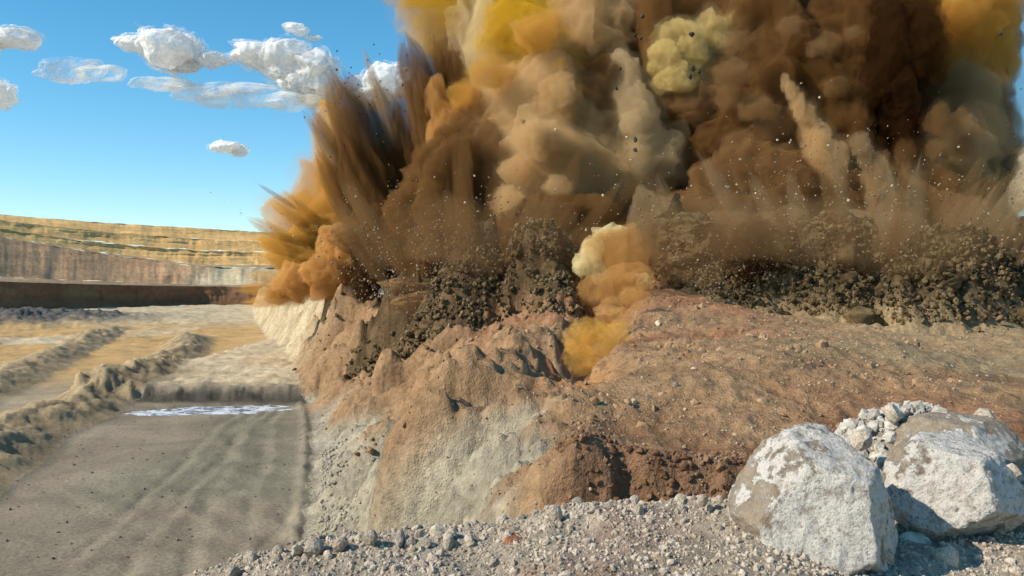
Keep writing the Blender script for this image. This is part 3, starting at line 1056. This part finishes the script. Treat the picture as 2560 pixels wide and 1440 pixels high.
plume('yellow smoke drifting at the upper left edge of the cloud', 'yellow', .16, [
    (1110, 30, 116, 80, 85, .4, 1.4), (1040, -20, 116, 70, 35, .4, 1.4), (1190, -40, 116, 110, 60, .4, 1.4)])
plume('rosy tan billow to the right of the amber puff', 'tan', .26, [
    (1470, 80, 106, 80, 110, .4, 1.5), (1545, 40, 106, 60, 60, .4, 1.5)])
plume('olive brown hollow-looking smoke under the rosy tan billow', 'dark', .35, [
    (1495, 225, 102, 75, 70, .4, 1.6), (1430, 260, 101, 40, 60, .4, 1.6)])
plume('grey tan column of dust in the centre', 'grey_tan', .28, [
    (1590, 330, 100, 60, 110, .4, 1.6), (1560, 210, 101, 40, 80, .4, 1.5), (1640, 400, 100, 80, 60, .4, 1.5), (1590, 310, 97, 35, 32, .3, 1.3)])
plume('narrow dark brown smoke column left of the pale yellow billow', 'dark', .5, [
    (1625, 60, 102, 32, 130, .4, 1.4), (1700, 20, 103, 60, 40, .4, 1.5)])
plume('pale yellow billow high right of the centre', 'pale_yellow', .40, [
    (1675, 88, 99, 34, 34, .5, 1.8), (1665, 150, 98, 36, 34, .5, 1.8), (1720, 120, 99, 36, 44, .5, 1.8), (1690, 195, 98, 40, 28, .5, 1.8), (1770, 80, 101, 46, 36, .5, 1.8),
    (1790, 130, 101, 44, 34, .5, 1.8), (1740, 175, 100, 36, 34, .5, 1.8), (1850, 70, 103, 46, 34, .5, 1.8), (1650, 215, 99, 20, 20, .5, 1.8)], soft=True)
plume('brown smoke drifting between the pale yellow billow and the chocolate smoke', 'brown', .3, [(1850, 170, 102, 70, 70, .5, 1.8), (1760, 265, 100, 90, 40, .5, 1.8), (1900, 20, 104, 70, 40, .5, 1.8)])
plume('dark chocolate smoke standing in the right of the cloud', 'dark', .38, [
    (1920, 180, 104, 120, 220, .4, 1.7), (2080, 250, 103, 120, 220, .4, 1.7), (2020, 420, 100, 130, 120, .4, 1.7), (1830, 330, 100, 90, 110, .4, 1.7)])
plume('near black painted shade in the gap between the chocolate smoke and the amber corner', 'black', .6, [  # shadowed hole in the cloud, its shade put in as dark volume colour
    (2225, 120, 95, 80, 150, .45, 1.6), (2245, 260, 94, 52, 110, .45, 1.6), (2210, 380, 98, 55, 80, .4, 1.6)])
plume('amber smoke in the upper right corner', 'ochre', .30, [
    (2400, 60, 100, 100, 95, .4, 1.6), (2460, 150, 100, 60, 70, .4, 1.6), (2320, 10, 100, 90, 40, .4, 1.6), (2380, 150, 99, 60, 40, .4, 1.6)])
plume('soft tan billow under the amber corner at the right', 'smear', .26, [
    (2420, 270, 98, 75, 95, .35, 1.4), (2340, 400, 97, 100, 110, .4, 1.6)])
plume('dull brown dust low on the right above the heaved rock', 'dull', .35, [
    (1900, 480, 94, 140, 110, .4, 1.7), (2130, 520, 93, 130, 90, .45, 1.7), (2340, 560, 90, 100, 80, .45, 1.7), (1760, 560, 92, 100, 70, .4, 1.6)])
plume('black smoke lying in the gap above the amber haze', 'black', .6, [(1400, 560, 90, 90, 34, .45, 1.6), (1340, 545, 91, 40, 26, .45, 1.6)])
JR = random.Random(77)
for (lab, cx_, cy_, x0, x1, ln, n_, dd_, cols_) in [
        ('streaky brown dust jets fanning up from the rock at the right', 2150, 1100, 1880, 2440, 170, 39, 74, ('brown', 'dark', 'smear')),
        ('streaky dust jets fanning up behind the olive earth column', 1780, 1000, 1620, 1860, 120, 10, 79, ('brown', 'smear', 'dark')),
        ('streaky dust jets fanning up from the rock left of the amber haze', 1180, 1000, 960, 1420, 160, 27, 82, ('dark', 'brown', 'dark'))]:
    for ci, cname in enumerate(cols_):
        js = []
        for _ in range(n_ // 3):
            x = JR.uniform(x0, x1); y = JR.uniform(660, 740)
            dx, dy = (x - cx_) * 1.1 + JR.uniform(-40, 40), y - cy_
            l = math.hypot(dx, dy); k_ = ln * JR.uniform(.8, 1.9) + 30
            js.append((x, y, x + dx / l * k_, y + dy / l * k_, dd_ + JR.uniform(-3, 4), JR.uniform(12, 24), JR.uniform(6, 14)))
        plume('%s %s' % (('mid brown', 'darkest', 'palest')[('brown', 'dark', 'smear').index(cname)] if ci < 2 else 'other', lab), cname, .34, [], js, alpha=.012)
plume('dark hollow right of the olive earth column', 'black', .55, [(1868, 640, 71, 48, 62, .45, 1.7), (1890, 590, 72, 50, 30, .45, 1.7)])  # near black volume set in the hollow
for (lab, cname, dn, n_, x0, x1, y0, y1, d0) in [
        ('small brown billows knotted over the chocolate smoke at the right', 'brown', .8, 22, 1780, 2180, 60, 470, 92),
        ('small dull billows knotted under the amber corner at the right', 'dull', .8, 16, 2220, 2460, 280, 560, 90),
        ('small dark billows knotted over the left burst', 'dark', .9, 16, 1040, 1260, 330, 600, 101),
        ('small ochre billows knotted between the cream streak and the amber puff', 'ochre', .5, 10, 1150, 1420, 30, 300, 98),
        ('small tan billows knotted over the broad tan billow', 'tan', .5, 14, 1260, 1560, 240, 520, 95)]:
    bl = []
    for _ in range(n_):
        q_ = JR.uniform(13, 34)
        bl.append((JR.uniform(x0, x1), JR.uniform(y0, y1), d0 + JR.uniform(-2, 5), q_ * JR.uniform(.8, 1.6), q_ * JR.uniform(.8, 1.5), .55, 1.9))
    plume(lab, cname, dn * .6, bl, alpha=.01, soft=True)
# left burst
plume('glowing orange dust along the left flank of the cloud', 'ochre', .16, [
    (850, 400, 126, 46, 130, .45, 1.4), (830, 500, 126, 70, 100, .45, 1.4), (760, 560, 126, 70, 60, .45, 1.4), (900, 560, 124, 90, 80, .4, 1.5)])
plume('dark brown burst of dust jets at the left, taller than it is wide', 'dark', .55,
      [(1010, 500, 118, 80, 120, .45, 1.6), (970, 610, 114, 80, 80, .45, 1.6)],
      [(1000, 600, 828, 205, 116, 50, 26), (1030, 580, 872, 215, 117, 46, 22), (1060, 560, 945, 215, 117, 46, 24), (1090, 560, 1000, 220, 117, 50, 30),
       (960, 620, 782, 280, 117, 40, 14), (980, 620, 850, 330, 115, 46, 22), (1130, 560, 1050, 250, 117, 46, 30), (940, 640, 800, 400, 116, 36, 14)], soft=False)
plume('brown spike of dust standing tallest on the left of the cloud', 'dark', .8, [], [
    (1110, 440, 1022, 105, 108, 38, 24), (1130, 440, 1072, 115, 109, 30, 16), (1160, 400, 1130, 120, 109, 34, 22), (1120, 460, 1060, 190, 107, 30, 20)])
plume('thin grey dust spike leaning left between the tall brown ones', 'smear', .8, [], [(1000, 380, 908, 140, 114, 15, 6)])
plume('lone thin dust dart pointing up and left over the far quarry wall', 'dark', .9, [], [(745, 525, 650, 462, 118, 5, 3)])
plume('thin grey dust spike at the left flank beside the orange glow', 'smear', .8, [], [(860, 430, 764, 285, 114, 15, 5)])
plume('knobbly ochre billows beside the tall brown spike', 'orange', .40, [
    (1090, 250, 104, 22, 50, .4, 1.4), (1115, 320, 104, 32, 60, .45, 1.6), (1165, 320, 104, 42, 60, .4, 1.6), (1080, 350, 103, 14, 44, .4, 1.4),
    (1160, 390, 102, 30, 34, .35, 1.5), (1215, 350, 103, 44, 50, .4, 1.6), (1200, 270, 104, 40, 44, .4, 1.6)])
plume('fan of sandy dust jets low at the left end of the blast', 'ochre', .65,
      [(760, 640, 121, 70, 55, .45, 1.7), (800, 590, 122, 60, 50, .4, 1.6)],
      [(800, 640, 625, 548, 120, 20, 8), (790, 660, 640, 596, 119, 22, 10), (800, 690, 640, 636, 118, 20, 9), (790, 700, 612, 688, 117, 17, 7),
       (790, 720, 600, 722, 116, 20, 10), (780, 735, 622, 756, 115, 20, 10), (820, 610, 680, 505, 121, 18, 7), (830, 600, 720, 490, 121, 18, 7)], alpha=.05, soft=False)
plume('rusty brown dust boiling over the left crest of the bank', 'orange', .45, [
    (740, 705, 113, 42, 38, .5, 1.8), (820, 690, 112, 48, 44, .5, 2.0), (860, 620, 113, 50, 50, .5, 2.0), (700, 735, 114, 30, 22, .45, 1.7)], alpha=.1)
plume('dark red brown jet shooting left from the black hollow', 'dark', .8, [], [
    (1010, 640, 832, 572, 108, 34, 14), (1000, 650, 838, 600, 107, 30, 12)], alpha=.12)
plume('black hollow at the foot of the left burst', 'black', 1.0, [(940, 660, 102, 54, 64, .35, 1.5), (905, 715, 101, 34, 24, .4, 1.5)], alpha=.1)  # dense near black volume filling the hollow
plume('brown tongue of dust lying on the rock right of the black hollow', 'brown', .7, [], [(1130, 745, 960, 710, 92, 30, 14), (1120, 760, 985, 760, 90, 28, 12)], alpha=.2)
# streaks in front of the right mass
def lance(x0, y0, x1, y1, r0, r1, d, n_):
    out = []
    for i in range(n_):
        f = i / (n_ - 1)
        rr = r0 * (1 - f) + r1 * f
        out.append((x0 + (x1 - x0) * f + JR.uniform(-.35, .35) * rr, y0 + (y1 - y0) * f, d + JR.uniform(-.5, .5), rr * JR.uniform(.7, 1.1), rr * JR.uniform(1.3, 2.2), .6, 1.9))
    return out


plume('pale lance of dust leaning left high on the right', 'tan', .34, lance(2075, 420, 1962, 205, 30, 10, 90, 11), alpha=.02, soft=True)
plume('olive lance of dust leaning left above the heaved rock', 'smear', .44, lance(2250, 600, 2152, 360, 40, 16, 86, 8), alpha=.02, soft=True)
plume('beige smear of dust beside the dark earth column', 'smear', .5, [(1625, 560, 80, 45, 75, .35, 1.5), (1660, 640, 79, 36, 40, .35, 1.5)])
plume('low grey tan haze of dust over the heaved rock', 'smear', .20, [
    (1900, 590, 86, 130, 55, .5, 1.5), (2130, 585, 82, 70, 50, .5, 1.4), (2240, 590, 82, 60, 45, .5, 1.4)])
plume('thin brown veil of dust hanging in front of the heaved rock', 'brown', .035, [
    (1980, 570, 66, 200, 70, .6, 1.6), (2300, 590, 62, 190, 75, .6, 1.6), (1720, 590, 70, 120, 100, .6, 1.6), (1120, 590, 74, 130, 70, .6, 1.6), (1350, 590, 74, 90, 70, .6, 1.6)], alpha=0.0, soft=False)
plume('brown dust sprayed towards the right edge above the rock outcrop', 'brown', .22, [], [
    (2380, 720, 2575, 480, 84, 34, 14), (2340, 680, 2480, 430, 86, 34, 16), (2400, 720, 2590, 560, 82, 28, 10), (2360, 700, 2540, 430, 88, 30, 12)], alpha=.015)
# yellow smoke venting from the cleft
plume('bright yellow smoke puffs low in the cleft of the bank', 'fire', .62, [
    (1445, 850, 43, 30, 26, .85, 1.8), (1480, 828, 43.5, 32, 26, .85, 1.8), (1500, 862, 43, 32, 30, .85, 1.8), (1462, 900, 42, 32, 26, .85, 1.8),
    (1540, 850, 45, 28, 36, .85, 1.8), (1430, 868, 42.5, 18, 16, .35, 1.6)], alpha=.05, soft=False)
plume('orange puff of smoke in the cleft above the bright yellow ones', 'orange', .7, [
    (1525, 765, 52, 20, 16, .85, 1.8), (1548, 800, 50, 20, 24, .85, 1.8), (1585, 745, 58, 30, 18, .85, 1.8), (1510, 800, 50, 20, 26, .35, 1.6)], alpha=.05, soft=False)
plume('amber haze of smoke over the top of the cleft', 'orange', .18, [
    (1530, 640, 72, 80, 62, .35, 1.5), (1570, 710, 68, 60, 44, .35, 1.5), (1490, 730, 66, 40, 40, .35, 1.5)], alpha=.08)
plume('cream cauliflower crest of smoke topping the amber haze', 'fire_pale', .9, [
    (1500, 584, 73, 22, 12, .5, 2.0), (1530, 578, 73, 28, 14, .5, 2.0), (1552, 576, 73, 14, 10, .5, 2.0)], alpha=.16)
plume('cluster of cream smoke puffs on the left of the amber haze', 'fire_pale', .8, [
    (1468, 655, 71, 30, 30, .4, 1.8), (1500, 685, 70.5, 19, 22, .35, 1.6), (1480, 625, 72, 26, 28, .4, 1.8), (1455, 670, 71, 18, 18, .4, 1.6)], alpha=.12)
plume('small round cream puff on the right of the amber haze', 'fire_pale', 1.4, [(1610, 702, 70, 17, 18, .4, 1.8)], alpha=.5)
plume('tiny rosy puff just left of the small round cream puff', 'tan', 1.6, [(1577, 692, 70, 11, 11, .4, 1.6)], alpha=.4)

# ------------------------------------------------------------------ flying rocks
M_fd = rock_meshes(MAT_fly_dark, 'dark_rock')
for (x, y, s, lab) in [(1605, 42, 8, 'black rock flying highest in the centre of the cloud'), (1601, 98, 8, 'black rock flying just below the highest one'),
                       (1586, 90, 6, 'small black rock flying left of another below the highest'), (1731, 172, 9, 'black rock flying over the pale yellow billow, upper of two'),
                       (1725, 192, 8, 'black rock flying over the pale yellow billow, lower of two'), (1540, 222, 7, 'black rock flying left of the grey tan column'),
                       (1588, 350, 9, 'black rock flying at the foot of the grey tan column, upper of two'), (1587, 376, 7, 'black rock flying at the foot of the grey tan column, lower of two'),
                       (1550, 172, 6, 'black rock flying above the grey tan column'), (2497, 86, 7, 'black rock flying in the upper right corner'),
                       (1728, 88, 8, 'long dark rock flying beside the pale yellow billow'), (1747, 180, 6, 'thin dark rock flying right of the two over the pale yellow billow')]:
    d = 82
    p = px(x, y, d)
    stone(M_fd, 'flying_rock', p, s / FPX * d, lab, 'rock', 'rocks flying out of the blast', R2)
# dark specks against the sky, pale specks against the dust
for k in range(60):
    x = R2.gauss(900, 70); y = R2.gauss(225, 60)
    if R2.random() < .25: x, y = R2.uniform(2505, 2560), R2.uniform(200, 560)
    d = R2.uniform(100, 112) if x < 1500 else 82
    stone(M_fd, 'flying_rock', px(x, y, d), R2.uniform(1.3, 4) / FPX * d, 'dark speck of rock flying against the sky', 'rock', 'rocks flying out of the blast', R2)
for k in range(210):
    x = R2.gauss(2050, 260); y = R2.gauss(520, 150)
    if R2.random() < .2: x, y = R2.gauss(1300, 180), R2.gauss(520, 90)
    if y > 800 or y < 180 or x > 2500: continue
    d = R2.uniform(70, 78)
    stone(M_fp, 'flying_rock', px(x, y, d), (1.3 + 3.6 * R2.random() ** 4) / FPX * d, ('pale speck of rock flying before the ' + ('dark smoke left of the amber haze' if x < 1600 else 'chocolate brown dust, high up' if y < 480 else 'brown dust low over the heaved rock')), 'rock', 'rocks flying out of the blast', R2)
r = np.random.RandomState(31)
n = 4200
x = np.where(r.random(n) < .65, r.normal(2100, 230, n), r.normal(1130, 120, n))
y = np.where(x > 1600, r.normal(600, 120, n), r.normal(660, 100, n))
d = r.uniform(74, 80, n) + np.where(x < 1500, 6, 0)
P = np.stack([(x - 1280) / FPX * d, d, (HOR - y) / FPX * d], 1)
Q = []
for k in range(150):
    if r.random() < .6: hx_, hy_, ox = r.uniform(16, 41), 72, 29
    else: hx_, hy_, ox = r.uniform(-13, 5), 78, -2
    n2_ = 45
    u = r.random(n2_) ** 1.5
    L = r.uniform(3, 10)
    dx = (hx_ - ox) * .09 + r.normal() * .35
    Q.append(np.stack([hx_ + dx * L * u + r.normal(size=n2_) * .25 * (1 + u), hy_ - 4 * u + r.normal(size=n2_) * .4, -1.5 + L * u + r.normal(size=n2_) * .3], 1))
P = np.concatenate([P] + Q)
m = P[:, 2] > ground_zs(P[:, 0], P[:, 1]) + .2
P = P[m]
scatter('flying_rubble', P, .03 + .12 * r.random(len(P)) ** 4, scatter_material('flying_grit', [(.03, .022, .015), (.08, .06, .04), (.5, .4, .28), (.05, .04, .03)], 3.0),
        'spray of tiny rock bits in front of the heaved rock', 10)

# ------------------------------------------------------------------ clouds
def cloud_mat(name, alpha, dens, wisp=0.0):
    t = NT(name)
    v = t.n('VolumePrincipled')
    v.inputs['Color'].default_value = (.99, .99, .995, 1)
    v.inputs['Density'].default_value = dens
    v.inputs['Anisotropy'].default_value = .2
    t.l(v.outputs[0], t.out.inputs['Volume'])
    tr = t.n('BsdfTransparent'); df = t.n('BsdfDiffuse')
    df.inputs['Color'].default_value = (.98, .98, .98, 1)
    tl = t.n('BsdfTranslucent'); tl.inputs['Color'].default_value = (.98, .98, .98, 1)
    m0 = t.n('MixShader'); m0.inputs[0].default_value = .35
    t.l(df.outputs[0], m0.inputs[1]); t.l(tl.outputs[0], m0.inputs[2])
    mx = t.n('MixShader')
    w = t.math('ADD', t.noise(t.obj(), .016, 3, .55, .3), wisp)
    t.l(t.ramp(w, [(.42, 0.0), (.64, alpha)]), mx.inputs[0])
    t.l(tr.outputs[0], mx.inputs[1]); t.l(m0.outputs[0], mx.inputs[2]); t.l(mx.outputs[0], t.out.inputs['Surface'])
    t.m.cycles.homogeneous_volume = True
    return t.m


MC = cloud_mat('cumulus', .8, .0025, .16)
MCf = cloud_mat('cloud_fringe', .5, .0003, -.07)
MCs = cloud_mat('thin_cloud', .34, .0007, 0.0)
CD = 2600.0


def cloud(label, blobs, mat=None):
    VV, FF, off, W = [], [], 0, []
    for (x, y, rx, ry) in blobs:
        s = CD / FPX
        dz = random.uniform(-30, 30)
        for sc_, am in ((1.0, .30), (1.14, .42)):
            SEED[0] -= (sc_ > 1)
            V, F = blob_np(px(x, y, CD + dz), (rx * s * sc_, (rx + ry) / 2 * s * sc_, ry * s * sc_), am, 1.6, 5 if rx > 18 else 4)
            VV.append(V); FF.append(F + off); off += len(V); W.append(np.full(len(F), int(sc_ > 1)))
    V = np.concatenate(VV); c = V.mean(0)
    me = mesh_np('cloud', V - c, np.concatenate(FF), mat or MC)
    me.materials.append(MCf if mat is None else MCs)
    me.polygons.foreach_set('material_index', np.concatenate(W).astype(np.int32))
    o = link('cloud', me, loc=c.tolist())
    return tag(o, label, 'cloud', 'clouds in the blue sky')


cloud('bright heaped white cloud in the middle of the sky, tail pointing left', [(410, 120, 62, 40), (460, 130, 48, 36), (350, 112, 40, 16), (310, 101, 26, 6), (470, 165, 34, 14), (530, 150, 32, 16), (560, 155, 20, 8)])
cloud('largest white cloud, arching right down to the dust', [(650, 135, 60, 26), (720, 150, 66, 40), (780, 180, 56, 46), (820, 215, 36, 40), (620, 140, 34, 12), (715, 208, 18, 12), (800, 240, 50, 24)])
cloud('white cloud partly behind the tall dust spikes', [(960, 200, 46, 36), (1010, 210, 34, 30), (900, 215, 34, 24), (930, 240, 60, 24)])
cloud('long thin grey cloud streak under the two heaped clouds', [(420, 212, 66, 12), (520, 228, 90, 16), (630, 245, 110, 20), (730, 255, 70, 14)], MCs)
cloud('faint flat cloud left of the heaped white cloud', [(180, 178, 66, 22), (250, 184, 50, 14)], MCs)
cloud('white cloud cut by the left edge, upper of two', [(40, 100, 56, 18), (-20, 100, 50, 22)])
cloud('white cloud cut by the left edge, lower of two', [(5, 240, 30, 26), (-30, 235, 40, 34)])
cloud('small low white cloud by itself above the far wall', [(565, 367, 34, 12), (600, 376, 22, 12)])
cloud('small slanting white cloud highest in the sky', [(735, 68, 22, 10), (758, 80, 18, 9), (785, 96, 18, 5)])
